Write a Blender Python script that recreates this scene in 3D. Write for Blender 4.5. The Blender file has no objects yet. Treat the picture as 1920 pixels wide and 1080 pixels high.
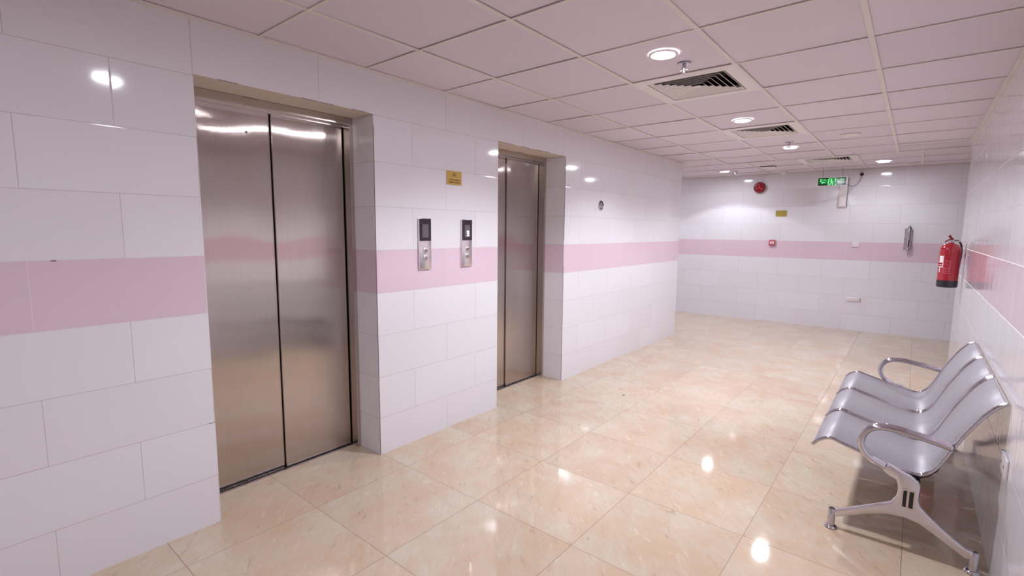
import bpy, bmesh, math, random
from mathutils import Vector, Matrix
random.seed(7)
C = bpy.context.scene.collection
SC = bpy.context.scene

# ------------------------------------------------------------------ camera
CAM_H = 1.4423
YAW, PITCH, ROLL, FPX = map(float, (39.2596, -6.7406, 0.5265, 921.76))
cam_d = bpy.data.cameras.new('camera'); cam = bpy.data.objects.new('camera', cam_d); C.objects.link(cam)
y_, p_, r_ = (math.radians(v) for v in (YAW, PITCH, ROLL))
fwd = Vector((-math.sin(y_)*math.cos(p_), math.cos(y_)*math.cos(p_), math.sin(p_)))
rt = Vector((math.cos(y_), math.sin(y_), 0)); up = rt.cross(fwd)
rt2 = math.cos(r_)*rt + math.sin(r_)*up; up2 = -math.sin(r_)*rt + math.cos(r_)*up
m = Matrix((rt2, up2, -fwd)).transposed().to_4x4(); m.translation = (0, 0, CAM_H)
cam.matrix_world = m
cam_d.sensor_width = 36; cam_d.lens = FPX/1920*36; cam_d.clip_start = 0.02
SC.camera = cam

# ------------------------------------------------------------------ world, colour, lamps
w = bpy.data.worlds.new('world'); SC.world = w; w.use_nodes = True
w.node_tree.nodes['Background'].inputs[0].default_value = (.9, .8, .85, 1)
w.node_tree.nodes['Background'].inputs[1].default_value = 0.0
SC.view_settings.view_transform = 'Standard'; SC.view_settings.look = 'None'
SC.view_settings.gamma = 1; SC.view_settings.exposure = 0.47
try: SC.view_settings.use_curve_mapping = False
except Exception: pass

H = 2.3559            # ceiling height
XL, XR = -2.5489, 0.3565
LAMP_COL = (.885, .93, 1.0)
# downlights: x, y, watts
DOWN = [(-1.10, 2.574, 88), (-1.19, 4.442, 82), (-1.14, 6.15, 60), (-2.36, 8.0, 24), (-.406, 8.009, 7),
        (-1.10, .87, 5), (-1.12, -.85, 8), (-1.12, -2.6, 16), (-4.3, 7.6, 30)]
for i, (x, y, e) in enumerate(DOWN):
    l = bpy.data.lights.new('downlight_lamp', 'SPOT'); l.energy = e; l.color = LAMP_COL
    l.spot_size = math.radians(144); l.spot_blend = .45; l.shadow_soft_size = .045
    if i == 3: l.spot_size = math.radians(124); l.spot_blend = .15
    o = bpy.data.objects.new('downlight_lamp', l); C.objects.link(o); o.location = (x, y, H-.012)

# ------------------------------------------------------------------ node helpers
def new_mat(name):
    m = bpy.data.materials.new(name); m.use_nodes = True
    nt = m.node_tree; return m, nt, nt.nodes['Principled BSDF']
def pr(name, col, rough=.5, metal=0., spec=None, coat=0, aniso=0, emis=None, estr=0, ior=None):
    m, nt, b = new_mat(name)
    b.inputs['Base Color'].default_value = (*col, 1); b.inputs['Roughness'].default_value = rough
    b.inputs['Metallic'].default_value = metal
    if coat: b.inputs['Coat Weight'].default_value = coat; b.inputs['Coat Roughness'].default_value = .05
    if emis: b.inputs['Emission Color'].default_value = (*emis, 1); b.inputs['Emission Strength'].default_value = estr
    # faint procedural variation so no surface is perfectly uniform
    n = nt.nodes.new('ShaderNodeTexNoise'); n.inputs['Scale'].default_value = 35
    tc = nt.nodes.new('ShaderNodeTexCoord'); nt.links.new(tc.outputs['Object'], n.inputs['Vector'])
    mp = nt.nodes.new('ShaderNodeMapRange'); mp.inputs['To Min'].default_value = max(0, rough-.03); mp.inputs['To Max'].default_value = min(1, rough+.03)
    nt.links.new(n.outputs['Fac'], mp.inputs['Value']); nt.links.new(mp.outputs[0], b.inputs['Roughness'])
    return m
class N:
    def __init__(s, nt): s.nt = nt
    def put(s, inp, v):
        if isinstance(v, (int, float)): inp.default_value = v
        elif isinstance(v, tuple): inp.default_value = v if len(v) == len(inp.default_value) else (*v, 1)
        else: s.nt.links.new(v, inp)
    def m(s, op, a, b=0., c=0.):
        n = s.nt.nodes.new('ShaderNodeMath'); n.operation = op
        for i, v in enumerate((a, b, c)): s.put(n.inputs[i], v)
        return n.outputs[0]
    def vm(s, op, a, b=(0, 0, 0)):
        n = s.nt.nodes.new('ShaderNodeVectorMath'); n.operation = op; s.put(n.inputs[0], a)
        if op == 'SCALE': s.put(n.inputs['Scale'], b)
        else: s.put(n.inputs[1], b)
        return n.outputs[0]
    def comb(s, x, y, z=0.):
        n = s.nt.nodes.new('ShaderNodeCombineXYZ')
        for i, v in enumerate((x, y, z)): s.put(n.inputs[i], v)
        return n.outputs[0]
    def sep(s, v):
        n = s.nt.nodes.new('ShaderNodeSeparateXYZ'); s.put(n.inputs[0], v); return n.outputs
    def mix(s, f, a, b):
        n = s.nt.nodes.new('ShaderNodeMix'); n.data_type = 'RGBA'; s.put(n.inputs['Factor'], f); s.put(n.inputs['A'], a); s.put(n.inputs['B'], b)
        return n.outputs['Result']
    def noise(s, vec, scale, detail=3, rough=.5):
        n = s.nt.nodes.new('ShaderNodeTexNoise'); s.put(n.inputs['Vector'], vec); n.inputs['Scale'].default_value = scale
        n.inputs['Detail'].default_value = detail; n.inputs['Roughness'].default_value = rough; return n.outputs['Fac']
    def white(s, vec):
        n = s.nt.nodes.new('ShaderNodeTexWhiteNoise'); s.put(n.inputs['Vector'], vec); return n.outputs
    def ramp(s, f, stops):
        n = s.nt.nodes.new('ShaderNodeValToRGB'); s.put(n.inputs[0], f); e = n.color_ramp.elements
        while len(e) < len(stops): e.new(.5)
        for k, (p, c) in enumerate(stops): e[k].position = p; e[k].color = (*c, 1)
        return n.outputs[0]
    def bump(s, h, dist, strength=1., normal=None):
        n = s.nt.nodes.new('ShaderNodeBump'); s.put(n.inputs['Height'], h); n.inputs['Distance'].default_value = dist
        n.inputs['Strength'].default_value = strength
        if normal is not None: s.put(n.inputs['Normal'], normal)
        return n.outputs[0]
    def new(s, t): return s.nt.nodes.new(t)

CH = .2675; Z0 = -.028; TW = .59       # wall tile course height, first course base, tile length
def wall_mat(name, grout=(.60, .52, .53), wavy=0., gw=.0022):
    m, nt, b = new_mat(name); n = N(nt)
    uv = n.new('ShaderNodeUVMap').outputs[0]; u, v, _ = n.sep(uv)
    row = n.m('FLOOR', v); fv = n.m('SUBTRACT', v, row)
    par = n.m('MODULO', n.m('ADD', row, 20.), 2.)
    us = n.m('ADD', u, n.m('MULTIPLY', par, .5)); col = n.m('FLOOR', us); fu = n.m('SUBTRACT', us, col)
    du = n.m('MULTIPLY', n.m('MINIMUM', fu, n.m('SUBTRACT', 1., fu)), TW)
    dv = n.m('MULTIPLY', n.m('MINIMUM', fv, n.m('SUBTRACT', 1., fv)), CH)
    d = n.m('MINIMUM', du, dv)
    g = n.m('LESS_THAN', d, gw*.5)
    pink = n.m('COMPARE', row, 4., .1)
    wn = n.white(n.comb(col, row, 3.3))
    tcn = n.new('ShaderNodeTexCoord').outputs['Object']
    var = n.m('ADD', .98, n.m('MULTIPLY', wn[0], .022))
    wc = n.mix(wn[0], (.80, .775, .82), (.81, .79, .845))
    base = n.mix(pink, wc, (.745, .575, .67))
    base = n.vm('SCALE', base, var)
    # grubby patches along joints
    dirt = n.noise(tcn, 9, 4, .6)
    gcol = n.mix(dirt, tuple(c*.55 for c in grout), tuple(min(1, c*1.25) for c in grout))
    gcol = n.mix(pink, gcol, (.80, .70, .72))
    if wavy:
        be = n.m('LESS_THAN', n.m('MINIMUM', n.m('ABSOLUTE', n.m('SUBTRACT', v, 4.)), n.m('ABSOLUTE', n.m('SUBTRACT', v, 5.))), .0105)
        gcol = n.mix(be, gcol, (.90, .86, .87)); g = n.m('MAXIMUM', g, be)
    colr = n.mix(g, base, gcol)
    nt.links.new(colr, b.inputs['Base Color'])
    nt.links.new(n.m('ADD', .075, n.m('MULTIPLY', g, .5)), b.inputs['Roughness'])
    b.inputs['IOR'].default_value = 1.5
    # per tile lean + glaze waviness
    geo = n.new('ShaderNodeNewGeometry').outputs['Normal']
    lean = n.vm('SCALE', n.vm('SUBTRACT', wn[1], (.5, .5, .5)), .007)
    nn = n.vm('NORMALIZE', n.vm('ADD', geo, lean))
    h1 = n.noise(tcn, 2.6, 2)
    edge = n.m('MINIMUM', n.m('DIVIDE', d, .004), 1.)
    bn = n.bump(edge, .0008, .5, nn)
    bn = n.bump(h1, .004 if not wavy else .005, .35, bn)
    if wavy:
        sv = n.vm('MULTIPLY', tcn, (1, 16, 1.1))
        bn = n.bump(n.noise(sv, 1.0, 3, .6), wavy, .6, bn)
    nt.links.new(bn, b.inputs['Normal'])
    return m
ANISO_ROT = 0.0
M = {}
M['wall'] = wall_mat('glazed_wall_tile')
M['wall_r'] = wall_mat('glazed_wall_tile_wavy', grout=(.78, .73, .76), wavy=.0016, gw=.0026)

def floor_mat():
    m, nt, b = new_mat('marble_floor_tile'); n = N(nt)
    tc = n.new('ShaderNodeTexCoord').outputs['Object']; x, y, z = n.sep(tc)
    S = .5907
    u = n.m('DIVIDE', n.m('ADD', x, 2.2994), S); v = n.m('DIVIDE', n.m('SUBTRACT', y, .6331), S)
    cu, cv = n.m('FLOOR', u), n.m('FLOOR', v); fu, fv = n.m('SUBTRACT', u, cu), n.m('SUBTRACT', v, cv)
    d = n.m('MULTIPLY', n.m('MINIMUM', n.m('MINIMUM', fu, n.m('SUBTRACT', 1., fu)), n.m('MINIMUM', fv, n.m('SUBTRACT', 1., fv))), S)
    g = n.m('LESS_THAN', d, .0013)
    wn = n.white(n.comb(cu, cv, 1.7))
    p = n.vm('ADD', tc, n.vm('SCALE', wn[1], 30.))
    warp = n.noise(p, 3., 3)
    # veins run mostly along the hall, leaning to one side
    rot = n.new('ShaderNodeVectorRotate'); rot.rotation_type = 'Z_AXIS'; n.put(rot.inputs['Vector'], p); rot.inputs['Angle'].default_value = math.radians(-42)
    q = n.vm('MULTIPLY', rot.outputs[0], (3.6, 1.0, 1.0))
    q = n.vm('ADD', q, n.comb(n.m('MULTIPLY', warp, .45), 0., 0.))
    a = n.noise(q, 5.2, 6, .66); bb = n.noise(q, 8.5, 6, .72); cl = n.noise(p, 3.4, 4, .6)
    base = n.mix(n.m('MULTIPLY', n.m('SUBTRACT', cl, .38), 4.0), (.59, .445, .325), (.615, .535, .43))
    vein = n.ramp(a, [(.40, (1, 1, 1)), (.47, (0, 0, 0)), (.50, (0, 0, 0)), (.57, (1, 1, 1))])
    c1 = n.mix(n.m('MULTIPLY', n.m('SUBTRACT', 1., vein), .32), base, (.60, .40, .28))
    spk = n.ramp(bb, [(.58, (0, 0, 0)), (.72, (1, 1, 1))])
    c2 = n.mix(n.m('MULTIPLY', spk, .7), c1, (.74, .65, .535))
    spd = n.ramp(bb, [(.30, (1, 1, 1)), (.42, (0, 0, 0))])
    c2 = n.mix(n.m('MULTIPLY', spd, .75), c2, (.46, .325, .235))
    c2 = n.vm('SCALE', c2, n.m('ADD', .955, n.m('MULTIPLY', wn[0], .07)))
    c3 = n.mix(g, c2, (.26, .16, .11))
    nt.links.new(c3, b.inputs['Base Color'])
    nt.links.new(n.m('ADD', .055, n.m('MULTIPLY', g, .4)), b.inputs['Roughness'])
    b.inputs['IOR'].default_value = 1.52
    geo = n.new('ShaderNodeNewGeometry').outputs['Normal']
    nn = n.vm('NORMALIZE', n.vm('ADD', geo, n.vm('SCALE', n.vm('SUBTRACT', wn[1], (.5, .5, .5)), .003)))
    bn = n.bump(n.noise(tc, 5, 2), .0012, .3, nn)
    nt.links.new(bn, b.inputs['Normal'])
    return m
M['floor'] = floor_mat()

def ceil_mat():
    m, nt, b = new_mat('ceiling_panel'); n = N(nt)
    tc = n.new('ShaderNodeTexCoord').outputs['Object']
    geo = n.new('ShaderNodeNewGeometry')
    f = n.noise(tc, 1.3, 3); r = geo.outputs['Random Per Island']
    c = n.mix(f, (.735, .63, .72), (.735, .66, .73))
    c = n.vm('SCALE', c, n.m('ADD', .97, n.m('MULTIPLY', r, .06)))
    nt.links.new(c, b.inputs['Base Color']); b.inputs['Roughness'].default_value = .6
    return m
M['ceil'] = ceil_mat()
M['tbar'] = pr('ceiling_bar', (.76, .70, .66), .45)
M['white_metal'] = pr('white_metal', (.80, .745, .735), .4)
M['white_plastic'] = pr('white_plastic', (.82, .76, .78), .3)
M['dark'] = pr('dark_void', (.012, .010, .012), .6)
M['black'] = pr('black_plastic', (.02, .018, .022), .25)
M['black_glass'] = pr('black_glass', (.022, .012, .022), .08)
M['lcd'] = pr('grey_display', (.13, .11, .13), .15)
M['lit'] = pr('lit_segment', (.9, .9, .9), .3, emis=(1, 1, 1), estr=2.0)
M['lamp'] = pr('lamp_diffuser', (.95, .95, .95), .4, emis=(.90, .925, 1), estr=175)
M['chrome'] = pr('chrome', (.56, .54, .58), .09, 1)
M['alu'] = pr('cast_aluminium', (.66, .63, .67), .24, 1)
M['steel'] = pr('satin_steel', (.62, .57, .57), .28, 1)
M['steel_pale'] = pr('pale_satin_steel', (.80, .75, .77), .2, .9)
M['gold'] = pr('brass_plate', (.56, .37, .10), .38, .55)
M['gold_dark'] = pr('engraved_brass', (.16, .08, .015), .5, .2)
M['gold_b'] = pr('brass_plate_green', (.42, .34, .07), .4, .45)
M['red'] = pr('red_enamel', (.37, .006, .02), .16, coat=.5)
M['dred'] = pr('dark_red_plastic', (.22, .008, .018), .25)
M['cpred'] = pr('call_point_red', (.50, .06, .10), .35)
M['label'] = pr('white_label', (.85, .80, .80), .4)
M['label_red'] = pr('faded_red_print', (.62, .18, .22), .4)
M['green'] = pr('sign_green', (.0, .07, .015), .12, emis=(.02, .55, .12), estr=.22)
M['green_hi'] = pr('sign_green_bright', (.1, .5, .15), .2, emis=(.22, 1, .35), estr=.9)
M['sign'] = pr('sign_face_black', (.006, .016, .008), .1, emis=(0, .18, .03), estr=.10)
M['grout'] = pr('joint_dark', (.18, .12, .12), .8)
M['cable'] = pr('grey_cable', (.16, .12, .13), .5)

def perf():
    m, nt, b = new_mat('perforated_steel'); n = N(nt)
    tc = n.new('ShaderNodeUVMap').outputs[0]
    u, v, _ = n.sep(tc); s = 1/.0065
    vv = n.m('MULTIPLY', v, s); row = n.m('FLOOR', vv)
    uu = n.m('ADD', n.m('MULTIPLY', u, s), n.m('MULTIPLY', n.m('MODULO', row, 2.), .5))
    fu = n.m('SUBTRACT', n.m('FRACT', uu), .5); fv = n.m('SUBTRACT', n.m('FRACT', vv), .5)
    r = n.m('SQRT', n.m('ADD', n.m('MULTIPLY', fu, fu), n.m('MULTIPLY', fv, fv)))
    hole = n.m('LESS_THAN', r, .27)
    sm = n.noise(n.vm('MULTIPLY', tc, (3, 3, 1)), 2.5, 3)
    base = n.mix(sm, (.44, .415, .45), (.50, .475, .51))
    col = n.mix(hole, base, (.12, .10, .12))
    nt.links.new(col, b.inputs['Base Color'])
    b.inputs['Metallic'].default_value = .45
    nt.links.new(n.m('ADD', .5, n.m('MULTIPLY', hole, .2)), b.inputs['Roughness'])
    return m
M['perf'] = perf()

def door_mat():
    m, nt, b = new_mat('brushed_door_steel'); n = N(nt)
    tc = n.new('ShaderNodeTexCoord').outputs['Object']
    geo = n.new('ShaderNodeNewGeometry')
    big = n.noise(n.vm('MULTIPLY', tc, (1, 1.4, .8)), 2.2, 5, .65)
    smear = n.noise(n.vm('MULTIPLY', tc, (1, 3.2, 1.2)), 3.2, 6, .7)
    grain = n.noise(n.vm('MULTIPLY', tc, (1, 150, 2)), 1., 1)
    c = n.mix(big, (.52, .455, .41), (.60, .545, .52))
    c = n.mix(n.m('MULTIPLY', grain, .22), c, (.30, .26, .24))
    nt.links.new(c, b.inputs['Base Color']); b.inputs['Metallic'].default_value = 1
    nt.links.new(n.m('ADD', .045, n.m('MULTIPLY', smear, .05)), b.inputs['Roughness'])
    # vertical brushing: every hair-line scratch leans its normal sideways a little
    x_, y_, z_ = n.sep(tc)
    cell = n.comb(n.m('FLOOR', n.m('MULTIPLY', y_, 30000.)), n.m('FLOOR', n.m('MULTIPLY', z_, 900.)), 0.)
    wn = n.white(cell)[1]; a_, b_, _c = n.sep(wn)
    tilt = n.m('MULTIPLY', n.m('SUBTRACT', n.m('ADD', a_, b_), 1.), .25)
    nn = n.vm('NORMALIZE', n.vm('ADD', geo.outputs['Normal'], n.comb(0., tilt, 0.)))
    hb = n.noise(n.vm('MULTIPLY', tc, (1, 2.4, 1.1)), 1.5, 0)
    nt.links.new(n.bump(hb, .014, .5, nn), b.inputs['Normal'])
    return m

M['door'] = door_mat()
M['frame'] = pr('door_frame_steel', (.55, .49, .45), .22, 1)
M['soffit'] = pr('soffit_render', (.74, .64, .54), .5)

# ------------------------------------------------------------------ mesh helpers
def obj(name, bm, mat, parent=None, smooth=False, loc=None):
    me = bpy.data.meshes.new(name); bm.to_mesh(me); bm.free()
    for mt in (mat if isinstance(mat, (list, tuple)) else [mat]): me.materials.append(M[mt] if isinstance(mt, str) else mt)
    if smooth:
        for p in me.polygons: p.use_smooth = True
        try: me.set_sharp_from_angle(angle=math.radians(38))
        except Exception: pass
    o = bpy.data.objects.new(name, me); C.objects.link(o)
    if parent is not None: o.parent = parent
    if loc is not None: o.location = loc
    return o
def tag(o, label=None, cat=None, group=None, kind=None):
    if label: o['label'] = label
    if cat: o['category'] = cat
    if group: o['group'] = group
    if kind: o['kind'] = kind
    return o
def empty(name, loc=(0, 0, 0), rz=0):
    o = bpy.data.objects.new(name, None); C.objects.link(o); o.location = loc; o.rotation_euler = (0, 0, rz)
    o.empty_display_size = .05; return o
def copy_tree(o, parent=None):
    c = o.copy(); C.objects.link(c)
    if parent is not None: c.parent = parent
    for ch in [k for k in C.objects if k.parent == o]: copy_tree(ch, c)
    return c
def B(): return bmesh.new()
def box(bm, a, b, bev=0., seg=2):
    x0, y0, z0 = a; x1, y1, z1 = b
    vs = [bm.verts.new(p) for p in ((x0,y0,z0),(x1,y0,z0),(x1,y1,z0),(x0,y1,z0),(x0,y0,z1),(x1,y0,z1),(x1,y1,z1),(x0,y1,z1))]
    fs = [bm.faces.new([vs[i] for i in f]) for f in ((3,2,1,0),(4,5,6,7),(0,1,5,4),(1,2,6,5),(2,3,7,6),(3,0,4,7))]
    if bev: bmesh.ops.bevel(bm, geom=list({e for f in fs for e in f.edges}), offset=bev, segments=seg, affect='EDGES', profile=.5)
    return bm
def boxo(name, a, b, mat, parent=None, bev=0., smooth=False): return obj(name, box(B(), a, b, bev), mat, parent, smooth or bev > 0)
def prism(bm, pts, axis, t0, t1, bev=0., seg=2):
    """extrude an outline along an axis; pts are the other two coordinates in cyclic xyz order (x,z for axis y)"""
    def P(a, b, t): return {'y': (a, t, b), 'x': (t, a, b), 'z': (a, b, t)}[axis]
    v0 = [bm.verts.new(P(a, b, t0)) for a, b in pts]; v1 = [bm.verts.new(P(a, b, t1)) for a, b in pts]
    f0 = bm.faces.new(v0); f1 = bm.faces.new(v1[::-1]); n = len(pts); fs = []
    for i in range(n): fs.append(bm.faces.new((v0[i], v1[i], v1[(i+1) % n], v0[(i+1) % n])))
    bmesh.ops.recalc_face_normals(bm, faces=[f0, f1]+fs)
    if bev: bmesh.ops.bevel(bm, geom=list(set(f0.edges) | set(f1.edges)), offset=bev, segments=seg, affect='EDGES', profile=.5)
    return bm
def lathe(bm, prof, seg=32, axis='z', origin=(0, 0, 0)):
    """prof: (radius, height) list"""
    rings = []
    ox, oy, oz = origin
    def P(r, h, a):
        c, s = r*math.cos(a), r*math.sin(a)
        return {'z': (ox+c, oy+s, oz+h), 'x': (ox+h, oy+c, oz+s), 'y': (ox+c, oy+h, oz+s)}[axis]
    for r, h in prof:
        if r < 1e-6: rings.append([bm.verts.new(P(0, h, 0))])
        else: rings.append([bm.verts.new(P(r, h, 2*math.pi*k/seg)) for k in range(seg)])
    fs = []
    for a, b in zip(rings, rings[1:]):
        for k in range(seg):
            k2 = (k+1) % seg
            if len(a) == 1 and len(b) == 1: continue
            if len(a) == 1: fs.append(bm.faces.new((a[0], b[k], b[k2])))
            elif len(b) == 1: fs.append(bm.faces.new((a[k], b[0], a[k2])))
            else: fs.append(bm.faces.new((a[k], b[k], b[k2], a[k2])))
    bmesh.ops.recalc_face_normals(bm, faces=fs)
    return bm
def catmull(pts, n=6):
    P = [Vector(p) for p in pts]; out = []
    for i in range(len(P)-1):
        p0 = P[i-1] if i else P[i]*2-P[i+1]; p1, p2 = P[i], P[i+1]; p3 = P[i+2] if i+2 < len(P) else P[i+1]*2-P[i]
        for k in range(n):
            t = k/n
            out.append(.5*((2*p1)+(p2-p0)*t+(2*p0-5*p1+4*p2-p3)*t*t+(3*p1-p0-3*p2+p3)*t**3))
    out.append(P[-1]); return out
def tube(bm, pts, r, seg=10, ry=None, ref=None, cap=True):
    """swept tube; ry = second radius along ref direction (oval section)"""
    ry = ry or r; rings = []; prev = None
    for i, p in enumerate(pts):
        t = (pts[min(i+1, len(pts)-1)]-pts[max(i-1, 0)]).normalized()
        if ref is not None: a = Vector(ref); a = (a-t*a.dot(t)).normalized()
        elif prev is None:
            a = t.orthogonal().normalized()
        else: a = (prev-t*prev.dot(t)).normalized()
        prev = a; b = t.cross(a)
        rr, r2 = (r(i) if callable(r) else r), (ry(i) if callable(ry) else ry)
        rings.append([bm.verts.new(p+a*(r2*math.cos(2*math.pi*k/seg))+b*(rr*math.sin(2*math.pi*k/seg))) for k in range(seg)])
    fs = []
    for A, Bq in zip(rings, rings[1:]):
        for k in range(seg): fs.append(bm.faces.new((A[k], A[(k+1) % seg], Bq[(k+1) % seg], Bq[k])))
    if cap: fs.append(bm.faces.new(rings[0][::-1])); fs.append(bm.faces.new(rings[-1]))
    bmesh.ops.recalc_face_normals(bm, faces=fs)
    return bm

# ------------------------------------------------------------------ walls (uv = tile coordinates)
def quad(bm, pts, uvs):
    uvl = bm.loops.layers.uv.verify()
    f = bm.faces.new([bm.verts.new(p) for p in pts])
    for l, t in zip(f.loops, uvs): l[uvl].uv = t
    return f
def V(z): return (z-Z0)/CH
def wall_y(bm, x, y0, y1, z0, z1, anchor, facing=1, tw=TW):
    """wall face in a plane of constant x; facing +1 looks towards +x"""
    p = [(x, y0, z0), (x, y1, z0), (x, y1, z1), (x, y0, z1)]; u = [((a[1]-anchor)/tw, V(a[2])) for a in p]
    if facing < 0: p, u = p[::-1], u[::-1]
    return quad(bm, p, u)
def wall_seg(bm, a, b, z0, z1, u0, tw=TW):
    """wall face from a to b in plan (left to right as seen from the room), u starts at u0"""
    L = (Vector(b)-Vector(a)).length/tw
    return quad(bm, [(*a, z0), (*b, z0), (*b, z1), (*a, z1)], [(u0, V(z0)), (u0+L, V(z0)), (u0+L, V(z1)), (u0, V(z1))])

YF = -4.0                                     # wall behind the camera
YE_L, YE_R, YB, BANG = 6.7666, 6.8283, 8.8248, math.radians(1.258)
OP1, OP2, OPZ = (.8624, 1.8032), (2.9348, 3.8810), 2.118
DEP = .215                                    # tiled reveal depth
DX = -2.83                                    # door face plane
bm = B()
wall_y(bm, XL, YF, OP1[0], 0, H, .27)
wall_y(bm, XL, *OP1, OPZ, H, .8624, tw=.6)
wall_y(bm, XL, OP1[1], OP2[0], 0, H, 2.386)
wall_y(bm, XL, *OP2, OPZ, H, 2.66)
wall_y(bm, XL, OP2[1], YE_L, 0, H, 4.448)
for (a, b) in (OP1, OP2):                     # tiled reveals
    quad(bm, [(XL-DEP-.08, b, 0), (XL, b, 0), (XL, b, OPZ), (XL-DEP-.08, b, OPZ)][::-1], [(.2, V(0)), (.3, V(0)), (.3, V(OPZ)), (.2, V(OPZ))][::-1])
    quad(bm, [(XL-DEP-.08, a, 0), (XL, a, 0), (XL, a, OPZ), (XL-DEP-.08, a, OPZ)], [(.2, V(0)), (.3, V(0)), (.3, V(OPZ)), (.2, V(OPZ))])
wall_seg(bm, (XL, YE_L), (-6.0, YE_L), 0, H, .03)            # end return going left
wl = obj('wall_left', bm, 'wall'); tag(wl, kind='structure')
bm = B()                                        # recess soffits and dark shaft behind
for (a, b) in (OP1, OP2):
    box(bm, (XL-DEP-.08, a, OPZ), (XL-.002, b, OPZ+.05))
tag(obj('trim_1', bm, 'soffit'), kind='structure')
# solid core so that the wall has thickness
def back_pt(s): return (XR-s*math.cos(BANG), YB-s*math.sin(BANG))
bm = B()
wall_seg(bm, back_pt(6.6), back_pt(-2.2), 0, H, (-6.6+2.3305)/.592*1.0 - .0 , tw=.592)
tag(obj('wall_back', bm, 'wall'), kind='structure')
bm = B()
wall_y(bm, XR, YF, YE_R, 0, H, 3.1, facing=-1)
wall_seg(bm, (2.4, YE_R), (XR, YE_R), 0, H, .3)
tag(obj('wall_right', bm, 'wall_r'), kind='structure')
bm = B(); wall_seg(bm, (XR, YF), (XL, YF), 0, H, 0)
tag(obj('wall_front', bm, 'wall'), kind='structure')
bm = B(); wall_y(bm, -5.95, YE_L, 9.2, 0, H, 0)
tag(obj('wall_side_left', bm, 'wall'), kind='structure')
bm = B(); wall_y(bm, 2.35, YE_R, 9.2, 0, H, 0, facing=-1)
tag(obj('wall_side_right', bm, 'wall'), kind='structure')
# floor and slab
bm = B(); box(bm, (-6.2, YF-.2, -.12), (2.6, 9.3, 0))
tag(obj('floor', bm, 'floor'), kind='structure')

# ------------------------------------------------------------------ ceiling: lay-in panels between bars
CX0, GX, CY0, GY = -2.0705, .6101, .5537, .6
VENTS = [(-1.1554, 3.254), (-1.1554, 5.054), (-.938, 7.454)]
bm = B(); bars = B()
ys = [YF]+[CY0+GY*j for j in range(-7, 14) if YF < CY0+GY*j < 9.0]+[9.3]
def xcols(y):
    if y < YE_L-.1: xs = [CX0+GX*c for c in range(0, 4)]; return [XL]+xs+[XR]
    off = CX0-.0 if y < CY0+GY*11-.1 else -.938-.305
    k0 = math.ceil((-6.1-off)/GX); xs = [off+GX*k for k in range(k0, k0+14)]
    return [-6.2]+[x for x in xs if -6.1 < x < 2.5]+[2.6]
rnd = random.Random(3)
for j in range(len(ys)-1):
    y0, y1 = ys[j], ys[j+1]
    if y0 < YE_L < y1-.01: spans = [(y0, YE_L, False), (YE_L, y1, True)]
    else: spans = [(y0, y1, y0 >= YE_L)]
    for (a, b, wide) in spans:
        xs = xcols(a+.01) if not wide else xcols(max(a, YE_L)+.01)
        if not wide: xs = xcols(YF)
        for x0, x1 in zip(xs, xs[1:]):
            cx, cy = (x0+x1)/2, (y0+y1)/2
            if any(abs(cx-vx) < .2 and abs(cy-vy) < .2 for vx, vy in VENTS): continue
            z = [H+.004+rnd.uniform(0, .0035) for _ in range(4)]
            bm.faces.new([bm.verts.new(p) for p in ((x0, a, z[0]), (x0, b, z[1]), (x1, b, z[2]), (x1, a, z[3]))])
        for x in xs[1:-1]: box(bars, (x-.012, a, H), (x+.012, b, H+.004))
    if 0 < j:
        wx = (-6.1, 2.4) if y0 > YE_L else (XL, XR)
        box(bars, (wx[0], y0-.007, H-.0006), (wx[1], y0+.007, H+.0034))
tag(obj('ceiling', bm, 'ceil'), kind='structure')
tag(obj('trim_2', bars, 'tbar'), kind='structure')
bm = B(); e = .024                              # wall angle trims
box(bm, (XL, YF, H-.004), (XL+e, YE_L+.0, H+.004)); box(bm, (XR-e, YF, H-.006), (XR, YE_R, H+.004))
tag(obj('trim_3', bm, 'tbar'), kind='structure')
bm = B(); bp, bq = back_pt(6.5), back_pt(-2.0)
prism(bm, [(bp[0], bp[1]-.02), (bq[0], bq[1]-.02), (bq[0], bq[1]), (bp[0], bp[1])], 'z', H-.004, H+.004)
tag(obj('trim_4', bm, 'tbar'), kind='structure')
bm = B(); box(bm, (-6.3, YF-.2, H+.30), (2.7, 9.4, H+.34))
tag(obj('ceiling_slab', bm, 'dark'), kind='structure')

# ------------------------------------------------------------------ lift doors
def lift_door(idx, op, seam, label):
    a, b = op
    # frame as root: header + jambs, folded steel section
    bm = B(); fx0, fx1 = DX-.03, -2.764
    box(bm, (fx0, a+.001, 0), (fx1, a+.026, OPZ-.002)); box(bm, (fx0, b-.026, 0), (fx1, b-.001, OPZ-.002))
    box(bm, (fx0, a+.026, 2.074), (fx1, b-.026, OPZ-.002)); box(bm, (fx0-.01, a+.026, 2.062), (fx1-.035, b-.026, 2.074))
    root = obj(f'door_{idx}', bm, 'frame'); tag(root, label, kind='structure')
    bm = B(); box(bm, (DX-.045, a+.02, .006), (DX-.02, seam-.0015, 2.08), .002, 1)
    p1 = obj('door_panel', bm, 'door', root)
    bm = B(); box(bm, (DX-.030, seam+.0015, .006), (DX-.004, b-.033, 2.08), .002, 1)
    p2 = obj('door_panel', bm, 'door', root)
    boxo('door_sill', (DX-.06, a+.02, 0), (DX+.02, b-.02, .004), 'steel', root)
    boxo('door_track_gap', (DX-.05, b-.034, .004), (DX-.036, b-.026, 2.08), 'dark', root)
    boxo('threshold_gap', (DX-.01, a+.026, .003), (DX+.006, b-.03, .0055), 'dark', root)
    boxo('shaft_backing', (DX-.07, a-.02, 0), (DX-.055, b+.02, 2.14), 'dark', root)
    return root
d1 = lift_door(1, OP1, 1.331, 'two-panel brushed steel lift door nearest the camera')
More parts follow.
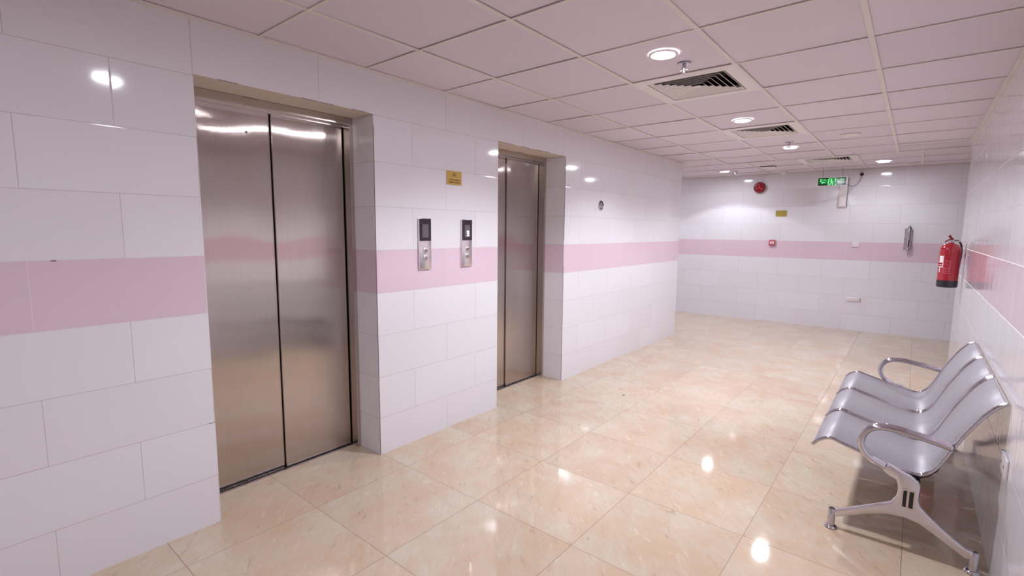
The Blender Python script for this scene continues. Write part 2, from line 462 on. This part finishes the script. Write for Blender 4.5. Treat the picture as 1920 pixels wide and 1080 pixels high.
bm = B(); lathe(bm, [(0, .003), (.005, .003), (.007, 0)], 16, 'x', (DX-.02, 1.205, 1.955)); obj('key_hole', bm, 'dark', d1)
d2 = lift_door(2, OP2, 3.386, 'two-panel brushed steel lift door farther down the hall')
# dark open joints at the tile corners beside the openings
bm = B()
for x, y0, z0, z1 in ((XL, OP1[1], 0, .33), (XL, OP1[1], 1.30, 2.05), (XL, OP1[1], .33, 1.3), (XL, OP2[1], .5, 1.1), (XL, OP2[1], 1.35, 2.1), (XL, OP2[1], 0, .5)):
    box(bm, (x-.0025, y0-.0012, z0), (x+.0006, y0+.0016, z1))
for (a, b) in (OP1, OP2):
    k = a
    while k < b-.12:
        if rnd.random() > .45: box(bm, (XL-.003, k, OPZ-.001), (XL+.0006, k+.09, OPZ+.0012))
        if rnd.random() > .5: box(bm, (-2.766, k, OPZ-.003), (-2.762, k+.07, OPZ))
        k += .1
box(bm, (XL-.003, .335, 1.3060), (XL+.0006, .352, 1.3110)); box(bm, (XL-.003, .835, .5055), (XL+.0006, .8624, .5085))
tag(obj('trim_5', bm, 'grout'), kind='structure')

# ------------------------------------------------------------------ ceiling things
DLAB = ['round recessed ceiling downlight before the near air diffuser, largest lit disc in view',
        'round lit downlight between the two nearer air diffusers', 'round lit downlight just past the second air diffuser',
        'small lit downlight at the far left, near the far wall', 'small dim downlight at the far right, near the far wall',
        'downlight over the floor beside the near lift, behind the view', 'downlight over the hall behind the camera, middle',
        'downlight over the hall behind the camera, last', 'downlight round the corner in the left passage']
bm = B(); lathe(bm, [(.060, .0), (.060, -.004), (.068, -.006), (.075, -.003), (.075, .005)], 40)
dl0 = empty('downlight'); obj('trim_ring', bm, 'white_metal', dl0, True)
bm = B(); lathe(bm, [(0, -.0035), (.0605, -.0035), (.0605, .0)], 40); obj('lamp_disc', bm, 'lamp', dl0, True)
for i, (x, y, _) in enumerate(DOWN):
    o = dl0 if i == 0 else copy_tree(dl0)
    o.location = (x, y, H); tag(o, DLAB[i], 'ceiling light', 'round downlights in the ceiling')

def diffuser():
    root = empty('air_diffuser'); h = .2925
    bm = B()                                  # flat flange
    def ring(bm, r0, z0, r1, z1, t=.0):
        c = ((-1, -1), (1, -1), (1, 1), (-1, 1))
        A = [bm.verts.new((a*r0, b*r0, z0)) for a, b in c]; D = [bm.verts.new((a*r1, b*r1, z1)) for a, b in c]
        A2 = [bm.verts.new((a*r0, b*r0, z0+.0015)) for a, b in c]; D2 = [bm.verts.new((a*r1, b*r1, z1+.0015)) for a, b in c]
        for k in range(4):
            k2 = (k+1) % 4
            bm.faces.new((A[k], A[k2], D[k2], D[k])); bm.faces.new((A2[k], D2[k], D2[k2], A2[k2]))
            bm.faces.new((A[k], A2[k], A2[k2], A[k2])); bm.faces.new((D[k], D[k2], D2[k2], D2[k]))
    ring(bm, .305, -.001, .235, -.003); ring(bm, .236, -.003, .228, .03)
    obj('frame', bm, 'white_metal', root)
    n = 6
    for k in range(n):
        bm = B(); r = .222-.034*k
        ring(bm, r-.012, .011, r+.006, -.002)
        obj('louver', bm, 'white_metal', root)
    bm = B(); box(bm, (-.024, -.024, -.002), (.024, .024, .0)); obj('centre_plate', bm, 'white_metal', root)
    bm = B(); box(bm, (-.30, -.30, .09), (.30, .30, .1))
    for s in (-1, 1):
        box(bm, (s*.300-.003, -.30, .002), (s*.300+.003, .30, .1)); box(bm, (-.30, s*.300-.003, .002), (.30, s*.300+.003, .1))
    obj('plenum', bm, 'dark', root)
    return root
v0 = diffuser()
VL = ['square four-way air diffuser nearest the camera, beside the brightest downlight', 'square air diffuser second along the ceiling',
      'square air diffuser farthest away, above the exit sign']
for i, (x, y) in enumerate(VENTS):
    o = v0 if i == 0 else copy_tree(v0)
    o.location = (x, y, H); tag(o, VL[i], 'air vent', 'square air diffusers in the ceiling')

def sprinkler():
    root = empty('fire_sprinkler')
    bm = B(); lathe(bm, [(.0, -.001), (.012, -.001), (.020, -.004), (.034, -.003), (.036, .002)], 28); obj('escutcheon', bm, 'chrome', root, True)
    bm = B(); lathe(bm, [(.011, 0), (.011, -.014), (.008, -.016), (.008, -.022), (0, -.022)], 16)
    for s in (-1, 1): tube(bm, catmull([(s*.008, 0, -.018), (s*.014, 0, -.030), (s*.012, 0, -.042), (0, 0, -.050)], 4), .0025, 8)
    obj('yoke', bm, 'chrome', root, True)
    bm = B(); lathe(bm, [(.003, -.022), (.0035, -.048)], 10); obj('glass_bulb', bm, 'label', root, True)
    bm = B(); lathe(bm, [(0, -.050), (.015, -.050), (.017, -.052), (.015, -.0535), (0, -.0535)], 20); obj('deflector', bm, 'chrome', root, True)
    return root
s0 = sprinkler()
for i, ((x, y), lb) in enumerate(zip([(-1.065, 2.781), (-1.092, 5.818), (-2.224, 8.09)],
        ['chrome ceiling sprinkler head next to the near air diffuser', 'chrome sprinkler head just before the third downlight', 'small sprinkler head beside the far left downlight'])):
    o = s0 if i == 0 else copy_tree(s0); o.location = (x, y, H); o.rotation_euler.z = .5
    tag(o, lb, 'sprinkler', 'ceiling sprinkler heads')
t = empty('ceiling_speaker', (-.558, 5.68, H)); tag(t, 'flat round pale disc on the ceiling, right of the second air diffuser', 'ceiling disc')
bm = B(); lathe(bm, [(0, -.007), (.060, -.007), (.066, -.002), (.066, .004)], 32); obj('cover', bm, 'white_metal', t, True)
bm = B(); lathe(bm, [(.067, -.004), (.085, -.003), (.087, .004)], 32); obj('rim', bm, 'tbar', t, True)
t = empty('ceiling_hatch', (-1.70, 7.76, H)); tag(t, 'small pale ceiling plate hanging slightly open, near the far wall', 'ceiling plate')
bm = B(); box(bm, (-.10, -.085, -.016), (.10, .085, -.010), .002, 1); pt = obj('plate', bm, 'white_metal', t, True); pt.rotation_euler.x = math.radians(-3)
bm = B(); box(bm, (-.085, -.08, -.010), (.085, .075, .004)); obj('neck', bm, 'dark', t)
t = empty('smoke_detector', (-1.625, 8.42, H)); tag(t, 'small white smoke detector on the ceiling close to the far wall', 'smoke detector')
bm = B(); lathe(bm, [(.05, .004), (.05, -.008), (.045, -.010)], 28); obj('base', bm, 'white_plastic', t, True)
bm = B(); lathe(bm, [(.045, -.010), (.042, -.030), (.028, -.042), (.024, -.052), (0, -.053)], 28); obj('sensor_head', bm, 'white_plastic', t, True)

# ------------------------------------------------------------------ call panels between the lifts
def call_panel(y, label, lit):
    W, Z0p, Z1p = .105, 1.174, 1.514
    t = empty('lift_call_panel', (XL, y, Z0p)); tag(t, label, 'call panel', 'lift call panels between the lift doors'); h = Z1p-Z0p
    bm = B(); box(bm, (0, -W/2, 0), (.016, W/2, h), .004, 2); obj('face_plate', bm, 'steel_pale', t, True)
    bm = B(); box(bm, (.0155, -W/2+.003, .190), (.0185, W/2-.003, h-.003), .001, 1); g = obj('display_glass', bm, 'black_glass', t)
    bm = B(); box(bm, (.0183, -.027, .212), (.0190, .027, .30)); l = obj('screen', bm, 'lcd', g)
    if lit:
        bm = B(); x0, x1 = .0191, .0197
        box(bm, (x0, .004, .221), (x1, .015, .259))
        for z in (.222, .240, .253): box(bm, (x0, -.006, z), (x1, .006, z+.006))
        obj('digit', bm, 'lit', g)
    for z, s in ((.125, 1), (.075, -1)):
        bm = B(); lathe(bm, [(.019, .015), (.019, .018), (.017, .0195), (0, .0195)], 28, 'x', (0, .0, z)); bt = obj('button', bm, 'steel', t, True)
        bm = B(); prism(bm, [(-.008, z-.005*s), (.008, z-.005*s), (0, z+.008*s)], 'x', .0192, .0203); obj('arrow', bm, 'lcd', bt)
    return t
call_panel(2.182, 'steel lift call panel with a blank screen, nearer the first lift', False)
call_panel(2.578, 'steel lift call panel showing a lit white digit, nearer the second lift', True)

# brass plates
def scribble(bm, x, y0, y1, z, h, seed, ax='x', dirn=1, off=0.):
    r = random.Random(seed); y = y0
    while y < y1:
        wd = r.uniform(.003, .009); hh = h*r.uniform(.45, 1.)
        zz = z-hh/2+r.uniform(-.1, .1)*h
        if ax == 'x': box(bm, (x, y, zz), (x+.0006, min(y+wd, y1), zz+hh))
        else: box(bm, (y, x-.0006, zz), (min(y+wd, y1), x, zz+hh))
        y += wd+r.uniform(.0008, .004)
t = empty('brass_plaque', (XL, 2.463, 1.800)); tag(t, 'gold plaque with an emblem and two engraved lines above the lift call panels', 'plaque')
bm = B(); box(bm, (0, -.0725, -.0475), (.004, .0725, .0475), .001, 1); obj('plate', bm, 'gold', t)
bm = B()
scribble(bm, .0041, -.052, .052, -.014, .010, 4); scribble(bm, .0041, -.052, .055, -.031, .011, 5)
tube(bm, [Vector((.0045, .012*math.cos(a), .020+.013*math.sin(a))) for a in [k*math.pi/7 for k in range(-2, 9)]], .0012, 6)
box(bm, (.0041, -.010, .010), (.0048, -.006, .030)); box(bm, (.0041, -.006, .016), (.0048, .012, .019)); box(bm, (.0041, .003, .016), (.0048, .006, .033))
obj('engraving', bm, 'gold_dark', t)
bp = empty('brass_plaque', (-1.688, back_pt(XR+1.688)[1]-.001, 1.738), BANG)
tag(bp, 'greenish gold plaque on the far wall, right of the red bell', 'plaque')
bm = B(); box(bm, (-.078, -.004, -.0465), (.078, 0, .0465), .001, 1); obj('plate', bm, 'gold_b', bp)
bm = B(); scribble(bm, -.0041, -.055, .055, .018, .012, 8, 'y'); scribble(bm, -.0041, -.055, .055, -.004, .010, 9, 'y'); obj('engraving', bm, 'gold', bp)

# round badge on the wall past the second lift
t = empty('round_wall_badge', (XL, 4.549, 1.700)); tag(t, 'small round black and grey badge on the white wall past the second lift', 'wall badge')
bm = B(); lathe(bm, [(.052, 0), (.052, .006), (.048, .010), (0, .010)], 32, 'x'); obj('disc', bm, 'alu', t, True)
bm = B(); tube(bm, [Vector((.0105, .038*math.cos(a), .038*math.sin(a))) for a in [math.radians(k) for k in range(0, 181, 12)]], .0095, 8, .003, (1, 0, 0)); obj('upper_arc', bm, 'black', t, True)
bm = B(); lathe(bm, [(.010, .010), (.010, .0125), (0, .0125)], 18, 'x', (0, 0, .004)); box(bm, (.010, -.022, -.040), (.0118, .022, -.026)); obj('centre_mark', bm, 'cable', t)

# ------------------------------------------------------------------ far wall things
def onback(name, x, z, label, cat, d=.001):
    s = (XR-x)/math.cos(BANG); p = back_pt(s)
    t = empty(name, (x, p[1]-d, z), BANG); return tag(t, label, cat)
t = onback('fire_alarm_bell', -2.02, 2.153, 'round dark red fire alarm sounder on the far wall', 'fire alarm')
bm = B(); lathe(bm, [(.050, 0), (.050, -.025), (.084, -.028), (.088, -.040), (.078, -.056), (.050, -.062)], 40, 'y'); obj('housing', bm, 'dred', t, True)
bm = B(); lathe(bm, [(.050, -.062), (.030, -.045), (.024, -.050), (0, -.064)], 32, 'y'); obj('horn', bm, 'red', t, True)
bm = B()
for k in range(3):
    a = math.radians(90+120*k); tube(bm, [Vector((0, -.062, 0)), Vector((.05*math.cos(a), -.064, .05*math.sin(a)))], .0035, 6)
obj('grille_bars', bm, 'label_red', t, True)
t = onback('fire_call_point', -1.787, 1.276, 'small square red break-glass call point on the pink band', 'call point')
bm = B(); box(bm, (-.044, -.03, -.044), (.044, 0, .044), .005, 2); obj('box', bm, 'cpred', t, True)
bm = B(); box(bm, (-.028, -.032, -.020), (.028, -.029, .022)); g = obj('glass', bm, 'label', t)
bm = B(); box(bm, (-.018, -.0335, -.002), (.018, -.032, .003)); box(bm, (-.006, -.0335, -.012), (.006, -.032, .014)); obj('mark', bm, 'label_red', g)
t = onback('blank_wall_plate', -.687, 1.282, 'square blank white plate at the top of the pink band on the far wall', 'wall plate')
bm = B(); box(bm, (-.042, -.012, -.042), (.042, 0, .042), .003, 2); obj('plate', bm, 'white_plastic', t, True)
t = onback('double_socket', -.653, .467, 'white double power socket low on the far wall', 'power socket')
bm = B(); box(bm, (-.088, -.012, -.030), (.088, 0, .030), .003, 2); obj('plate', bm, 'white_plastic', t, True)
bm = B(); box(bm, (.080, -.014, -.022), (.087, -.011, .022)); obj('end_strip', bm, 'cable', t)
for s in (-1, 1):
    bm = B()
    for dx, dz in ((0, .010), (-.010, -.008), (.010, -.008)): box(bm, (s*.042+dx-.002, -.0125, dz-.003), (s*.042+dx+.002, -.0118, dz+.003))
    obj('outlet_holes', bm, 'cable', t)
# steel tube fixture
t = onback('steel_wall_tube', -.09, 1.375, 'slim polished steel tube fixture hanging on the far wall over the pink band', 'wall fixture')
bm = B(); box(bm, (-.045, -.012, -.150), (-.006, 0, .140), .003, 1); obj('back_plate', bm, 'steel', t, True)
bm = B(); lathe(bm, [(0, -.175), (.010, -.172), (.021, -.160), (.024, -.150), (.024, .150), (.021, .158), (.009, .165), (0, .172)], 28, 'z', (.006, -.042, 0)); obj('body', bm, 'chrome', t, True)
bm = B(); lathe(bm, [(0, .182), (.007, .18), (.009, .172), (.007, .164)], 14, 'z', (.006, -.042, 0)); obj('cap_knob', bm, 'chrome', t, True)
bm = B(); tube(bm, catmull([(.022, -.070, -.015), (.026, -.080, -.05), (.020, -.080, -.105), (.006, -.074, -.135)], 5), .005, 8); obj('clip', bm, 'chrome', t, True)
bm = B(); box(bm, (.000, -.0745, -.125), (.012, -.071, -.030)); obj('slot', bm, 'dark', t)
# pale duct box under the exit sign
t = onback('white_wall_duct', -.890, 1.82, 'tall narrow pale plastic box on the far wall below the exit sign', 'wall box')
bm = B(); box(bm, (-.052, -.030, 0), (.050, 0, .42), .004, 2); obj('cover', bm, 'white_metal', t, True)
bm = B(); box(bm, (-.040, -.041, .012), (.036, -.034, .150), .003, 2); obj('clear_lens', bm, 'label', t, True)
bm = B(); box(bm, (.050, -.030, .0), (.056, 0, .42)); obj('side_rail', bm, 'cable', t)
# socket with plug and lead
t = onback('wall_socket', -.685, 2.290, 'small socket plate high on the far wall beside the exit sign', 'power socket')
bm = B(); box(bm, (-.043, -.010, -.043), (.043, 0, .043), .003, 2); obj('plate', bm, 'white_plastic', t, True)
bm = B(); lathe(bm, [(.024, -.008), (.024, -.026), (.016, -.034), (0, -.034)], 20, 'y', (0, 0, -.006)); pg = obj('plug', bm, 'black', None, True)
pg.location = t.location; pg.rotation_euler = t.rotation_euler; pg.location.y -= .0
tag(pg, 'black plug in the socket beside the exit sign', 'plug')
# exit sign, hung on two rods
SX0, SX1, SZ0, SZ1, SY = -1.166, -.826, 2.112, 2.222, 8.40
t = empty('exit_sign', ((SX0+SX1)/2, SY, SZ0)); tag(t, 'black and green illuminated exit sign hanging from two thin rods', 'exit sign')
w2, h = (SX1-SX0)/2, SZ1-SZ0
bm = B(); th = .007
for a, b in (((-w2-th, -.014, -th), (w2+th, .014, 0)), ((-w2-th, -.014, h), (w2+th, .014, h+th)), ((-w2-th, -.014, 0), (-w2, .014, h)), ((w2, -.014, 0), (w2+th, .014, h))): box(bm, a, b)
obj('frame', bm, 'white_metal', t)
bm = B(); box(bm, (-w2, -.010, 0), (w2, .010, h)); face = obj('sign_face', bm, 'sign', t)
def stroke(bm, pts, wd=.0075, y=-.0108):
    for p, q in zip(pts, pts[1:]):
        d = Vector((q[0]-p[0], q[1]-p[1])); L = d.length; d.normalize(); n_ = Vector((-d.y, d.x))*wd/2
        e_ = d*wd*.3
        c = [(p[0]-e_.x+n_.x, p[1]-e_.y+n_.y), (q[0]+e_.x+n_.x, q[1]+e_.y+n_.y), (q[0]+e_.x-n_.x, q[1]+e_.y-n_.y), (p[0]-e_.x-n_.x, p[1]-e_.y-n_.y)]
        prism(bm, c, 'y', y, y+.001)
bm = B(); box(bm, (-.040, -.0104, .006), (.040, -.0098, h-.004)); box(bm, (-.150, -.0104, .03), (-.052, -.0098, .092)); obj('glow_panel', bm, 'green', face)
bm = B()   # left lettering, door frame with runner, right lettering
stroke(bm, [(-.142, .088), (-.124, .088)]); stroke(bm, [(-.142, .088), (-.142, .062), (-.126, .070)], .006)
stroke(bm, [(-.110, .080), (-.072, .080)], .006); stroke(bm, [(-.125, .046), (-.108, .046)], .009); stroke(bm, [(-.110, .044), (-.084, .044)], .006); stroke(bm, [(-.118, .030), (-.118, .046)], .006)
obj('left_lettering', bm, 'green_hi', face)
bm = B(); stroke(bm, [(-.046, .006), (-.043, .085), (-.030, .098)], .008); obj('door_symbol', bm, 'green_hi', face)
bm = B(); stroke(bm, [(-.010, .074), (-.004, .048), (-.014, .028), (-.026, .010)], .009); stroke(bm, [(-.004, .048), (.010, .026), (.004, .008)], .008)
stroke(bm, [(-.028, .060), (-.008, .068), (.012, .052)], .006); lathe(bm, [(.008, -.0108), (0, -.0112)], 14, 'y', (-.010, 0, .088))
obj('running_figure', bm, 'green_hi', face)
bm = B(); stroke(bm, [(.040, .098), (.040, .056)], .008); stroke(bm, [(.062, .090), (.062, .056)], .004); stroke(bm, [(.050, .012), (.040, .006)], .008)
stroke(bm, [(.092, .078), (.114, .078)], .007); stroke(bm, [(.124, .078), (.142, .084)], .007); stroke(bm, [(.104, .090), (.110, .094)], .005)
obj('right_lettering', bm, 'green_hi', face)
for s in (-.118, .118):
    bm = B(); tube(bm, [Vector((s, 0, h+th-.001)), Vector((s, 0, H-SZ0))], .0025, 8); obj('hanging_rod', bm, 'cable', t, True)
py = back_pt(XR+.685)[1]
bm = B(); tube(bm, catmull([(-.685, py-.028, 2.268), (-.688, py-.055, 2.225), (-.705, py-.15, 2.155), (-.745, py-.25, 2.105), (-.79, 8.46, 2.105), (-.824, 8.408, 2.128)], 8), .0042, 8)
lead = obj('power_lead', bm, 'cable', None, True); tag(lead, 'thin grey lead drooping from the black plug to the exit sign', 'cable')

# ------------------------------------------------------------------ right wall things
ex = empty('fire_extinguisher', (XR-.105, 6.10, .948)); tag(ex, 'red fire extinguisher with black base hung on the right wall', 'fire extinguisher')
R0 = .0765
bm = B(); lathe(bm, [(R0-.004, .060), (R0, .064), (R0, .350), (R0-.004, .372), (R0-.018, .392), (.034, .404), (.020, .408), (.018, .416), (0, .416)], 40); obj('cylinder', bm, 'red', ex, True)
bm = B(); lathe(bm, [(0, .004), (R0-.012, 0), (R0, .006), (R0+.0015, .066), (R0-.003, .068)], 40); obj('base_boot', bm, 'black', ex, True)
bm = B(); lathe(bm, [(.016, .412), (.016, .432), (.011, .434), (.011, .440), (0, .440)], 20); obj('valve', bm, 'steel', ex, True)
bm = B(); tube(bm, [Vector((-.045, -.01, .418)), Vector((-.020, 0, .440)), Vector((.01, 0, .444))], .006, 8); tube(bm, [Vector((.012, 0, .438)), Vector((-.008, 0, .462)), Vector((-.020, -.004, .482))], .010, 8, .008, (0, 1, 0))
obj('lever', bm, 'dred', ex, True)
bm = B(); lathe(bm, [(0, -.012), (.012, -.012), (.014, -.006), (.014, 0)], 16, 'y', (.006, -.014, .428)); obj('pressure_gauge', bm, 'alu', ex, True)
def patch(bm, a0, a1, z0, z1, r, seg=8):
    vs = [[bm.verts.new((r*math.cos(math.radians(a0+(a1-a0)*k/seg)), r*math.sin(math.radians(a0+(a1-a0)*k/seg)), z)) for k in range(seg+1)] for z in (z0, z1)]
    for k in range(seg): bm.faces.new((vs[0][k], vs[0][k+1], vs[1][k+1], vs[1][k]))
# angles: camera sees the side facing -y/-x ; 270 deg = towards -y
bm = B(); patch(bm, 206, 236, .230, .292, R0+.0006)
for z0, z1 in ((.186, .194), (.206, .211)): patch(bm, 206, 236, z0, z1, R0+.0006)
patch(bm, 232, 236, .186, .292, R0+.0008); patch(bm, 212, 218, .140, .186, R0+.0006); lb = obj('white_label', bm, 'label', ex)
bm = B()
for a0, a1, z0, z1 in ((238, 274, .246, .250), (238, 274, .132, .136), (271, 274, .132, .25), (238, 240, .132, .25), (240, 272, .170, .173), (240, 270, .152, .155)): patch(bm, a0, a1, z0, z1, R0+.0006)
r = random.Random(5)
for zi in range(6):
    for ai in range(5):
        if r.random() > .35: patch(bm, 241+ai*6, 241+ai*6+r.uniform(2, 5), .178+zi*.011, .178+zi*.011+r.uniform(.002, .006), R0+.0006, 3)
obj('printed_instructions', bm, 'label_red', ex)
bm = B(); box(bm, (.0815, -.018, .300), (.104, .018, .306)); box(bm, (.098, -.018, .27), (.104, .018, .42), .001, 1); box(bm, (.02, -.006, .424), (.100, .006, .430)); obj('bracket', bm, 'white_metal', ex)
bm = B(); tube(bm, catmull([(.012, .012, .43), (.055, .03, .425), (.078, .045, .36), (.074, .055, .2), (.060, .062, .08)], 6), .008, 8); obj('hose', bm, 'black', ex, True)

sk = empty('wall_socket', (XR, 2.755, .510)); tag(sk, 'white socket plate low on the right wall behind the steel bench', 'power socket')
bm = B(); box(bm, (-.010, -.072, -.040), (0, .072, .040), .004, 2); obj('plate', bm, 'white_plastic', sk, True)
for s in (-.035, .035):
    bm = B(); box(bm, (-.0108, s-.003, -.008), (-.0098, s+.003, .008)); obj('outlet_hole', bm, 'cable', sk)

bm = B(); bmesh.ops.create_icosphere(bm, subdivisions=2, radius=.008)
for v in bm.verts: v.co.z = abs(v.co.z)*.4; v.co.x *= 1.7*(1+.2*math.sin(v.co.y*900))
sp = obj('debris_speck', bm, 'dark', None, loc=(-1.892, 3.886, .0)); tag(sp, 'tiny black speck of debris on the open floor before the second lift', 'debris')

# ------------------------------------------------------------------ three-seat steel bench
bench = empty('waiting_bench', (0, 2.76, 0))
tag(bench, 'three-seat perforated steel waiting bench with armrests against the right wall', 'bench')
BY = 2.76
PROF = [(-.322, .386), (-.300, .412), (-.272, .430), (-.245, .437), (-.200, .424), (-.152, .411), (-.058, .386), (.000, .371), (.050, .361), (.085, .359), (.115, .370),
        (.142, .398), (.168, .447), (.216, .560), (.268, .660), (.300, .708), (.320, .732), (.345, .752)]
prof = catmull([(a, 0, b) for a, b in PROF], 4)
def seat_unit(y0, y1):
    bm = B(); uvl = bm.loops.layers.uv.verify(); s = 0; S = [0]
    for p, q in zip(prof, prof[1:]): s += (q-p).length; S.append(s)
    ny = 2; rows = [[bm.verts.new((p.x, y0+.010+(y1-y0-.020)*k/ny, p.z)) for k in range(ny+1)] for p in prof]
    for i in range(len(prof)-1):
        for k in range(ny):
            f = bm.faces.new((rows[i][k], rows[i][k+1], rows[i+1][k+1], rows[i+1][k]))
            for l, (a, b) in zip(f.loops, ((i, k), (i, k+1), (i+1, k+1), (i+1, k))): l[uvl].uv = (S[a], rows[a][b].co.y)
    bmesh.ops.recalc_face_normals(bm, faces=bm.faces[:])
    st = obj('seat_shell', bm, 'perf', bench, True); st.location.y = -BY
    md = st.modifiers.new('solid', 'SOLIDIFY'); md.thickness = .002; md.offset = 0
    for yy in (y0+.010, y1-.010):
        bm = B(); tube(bm, [Vector((p.x, yy, p.z)) for p in prof], .0085, 10)
        fr = obj('edge_tube', bm, 'chrome', st, True)
    for (x, z) in ((prof[0].x, prof[0].z), (prof[-1].x, prof[-1].z)):
        bm = B(); tube(bm, [Vector((x, y0+.010, z)), Vector((x, y1-.010, z))], .004, 8); obj('end_rod', bm, 'alu', st, True)
    # black saddle bracket under the shell, hugging the dip
    bm = B(); yb = y0+.05
    up_ = [(p.x, p.z-.010) for p in prof if -.13 < p.x < .178]
    lo = [(.172, .420), (.158, .378), (.130, .345), (.100, .325), (.050, .318), (.000, .330), (-.060, .352), (-.120, .385)]
    prism(bm, up_+lo, 'y', yb, yb+.05, .003, 1); obj('saddle_bracket', bm, 'black', st, True)
for k in range(3): seat_unit(2.79+.51*k, 2.79+.51*(k+1)-.004)
bm = B(); box(bm, (.030, 2.765, .262), (.105, 4.34, .318), .008, 2)
bmx = obj('support_beam', bm, 'black', bench, True); bmx.location.y = -BY
LEG = [(-.038,.363),(-.011,.338),(.018,.327),(.028,.293),(.024,.250),(.006,.214),(-.041,.186),(-.115,.144),(-.196,.100),(-.205,.092),(-.200,.062),(-.163,.079),(-.079,.125),(.002,.155),(.062,.160),(.114,.150),(.161,.124),(.220,.088),(.268,.060),
       (.312,.058),(.316,.084),(.300,.096),(.274,.100),(.236,.125),(.189,.160),(.141,.200),(.109,.232),(.101,.256),(.104,.325),(.093,.346),(.067,.360),(.026,.374),(-.016,.393)]
ARM = [(-.030,.372),(-.075,.394),(-.108,.424),(-.124,.460),(-.120,.502),(-.094,.540),(-.052,.557),(.000,.559),(.075,.549),(.135,.540),(.186,.530)]
def leg_frame(y, outer):
    bm = B(); prism(bm, LEG, 'y', y-.014, y+.014, .006, 3); lg = obj('leg', bm, 'alu', bench, True); lg.location.y = -BY
    yy = y-.0146 if outer < 0 else y+.0146; e_ = .0012*outer
    bm = B(); box(bm, (.040, min(yy, yy+e_), .207), (.090, max(yy, yy+e_), .297), .0); fr = obj('slot_surround', bm, 'steel', lg)
    for a, b in ((.047, .0605), (.069, .0845)):
        bm = B(); box(bm, (a, min(yy, yy+2*e_), .214), (b, max(yy, yy+2*e_), .290)); obj('slot', bm, 'dark', lg)
    for fx, fz in ((-.214, .092), (.300, .090)):
        bm = B(); lathe(bm, [(.016, .014), (.016, fz), (.013, fz+.006), (0, fz+.007)], 20, 'z', (fx, y, 0)); obj('foot_stub', bm, 'chrome', lg, True)
        bm = B(); lathe(bm, [(0, 0), (.026, 0), (.029, .004), (.026, .010), (.016, .016), (0, .016)], 24, 'z', (fx, y, 0)); obj('glide', bm, 'chrome', lg, True)
    pts = catmull([(a, y, b) for a, b in ARM], 6)
    bm = B(); tube(bm, pts, .0165, 16, .0225, (0, 1, 0)); ar = obj('armrest', bm, 'chrome', bench, True); ar.location.y = -BY
    bm = B(); bmesh.ops.create_uvsphere(bm, u_segments=14, v_segments=10, radius=1)
    for v in bm.verts: v.co = Vector((v.co.x*.015+.186, v.co.y*.0228+y, v.co.z*.0168+.530))
    obj('armrest_cap', bm, 'chrome', ar, True)
leg_frame(2.768, -1); leg_frame(4.336, 1)
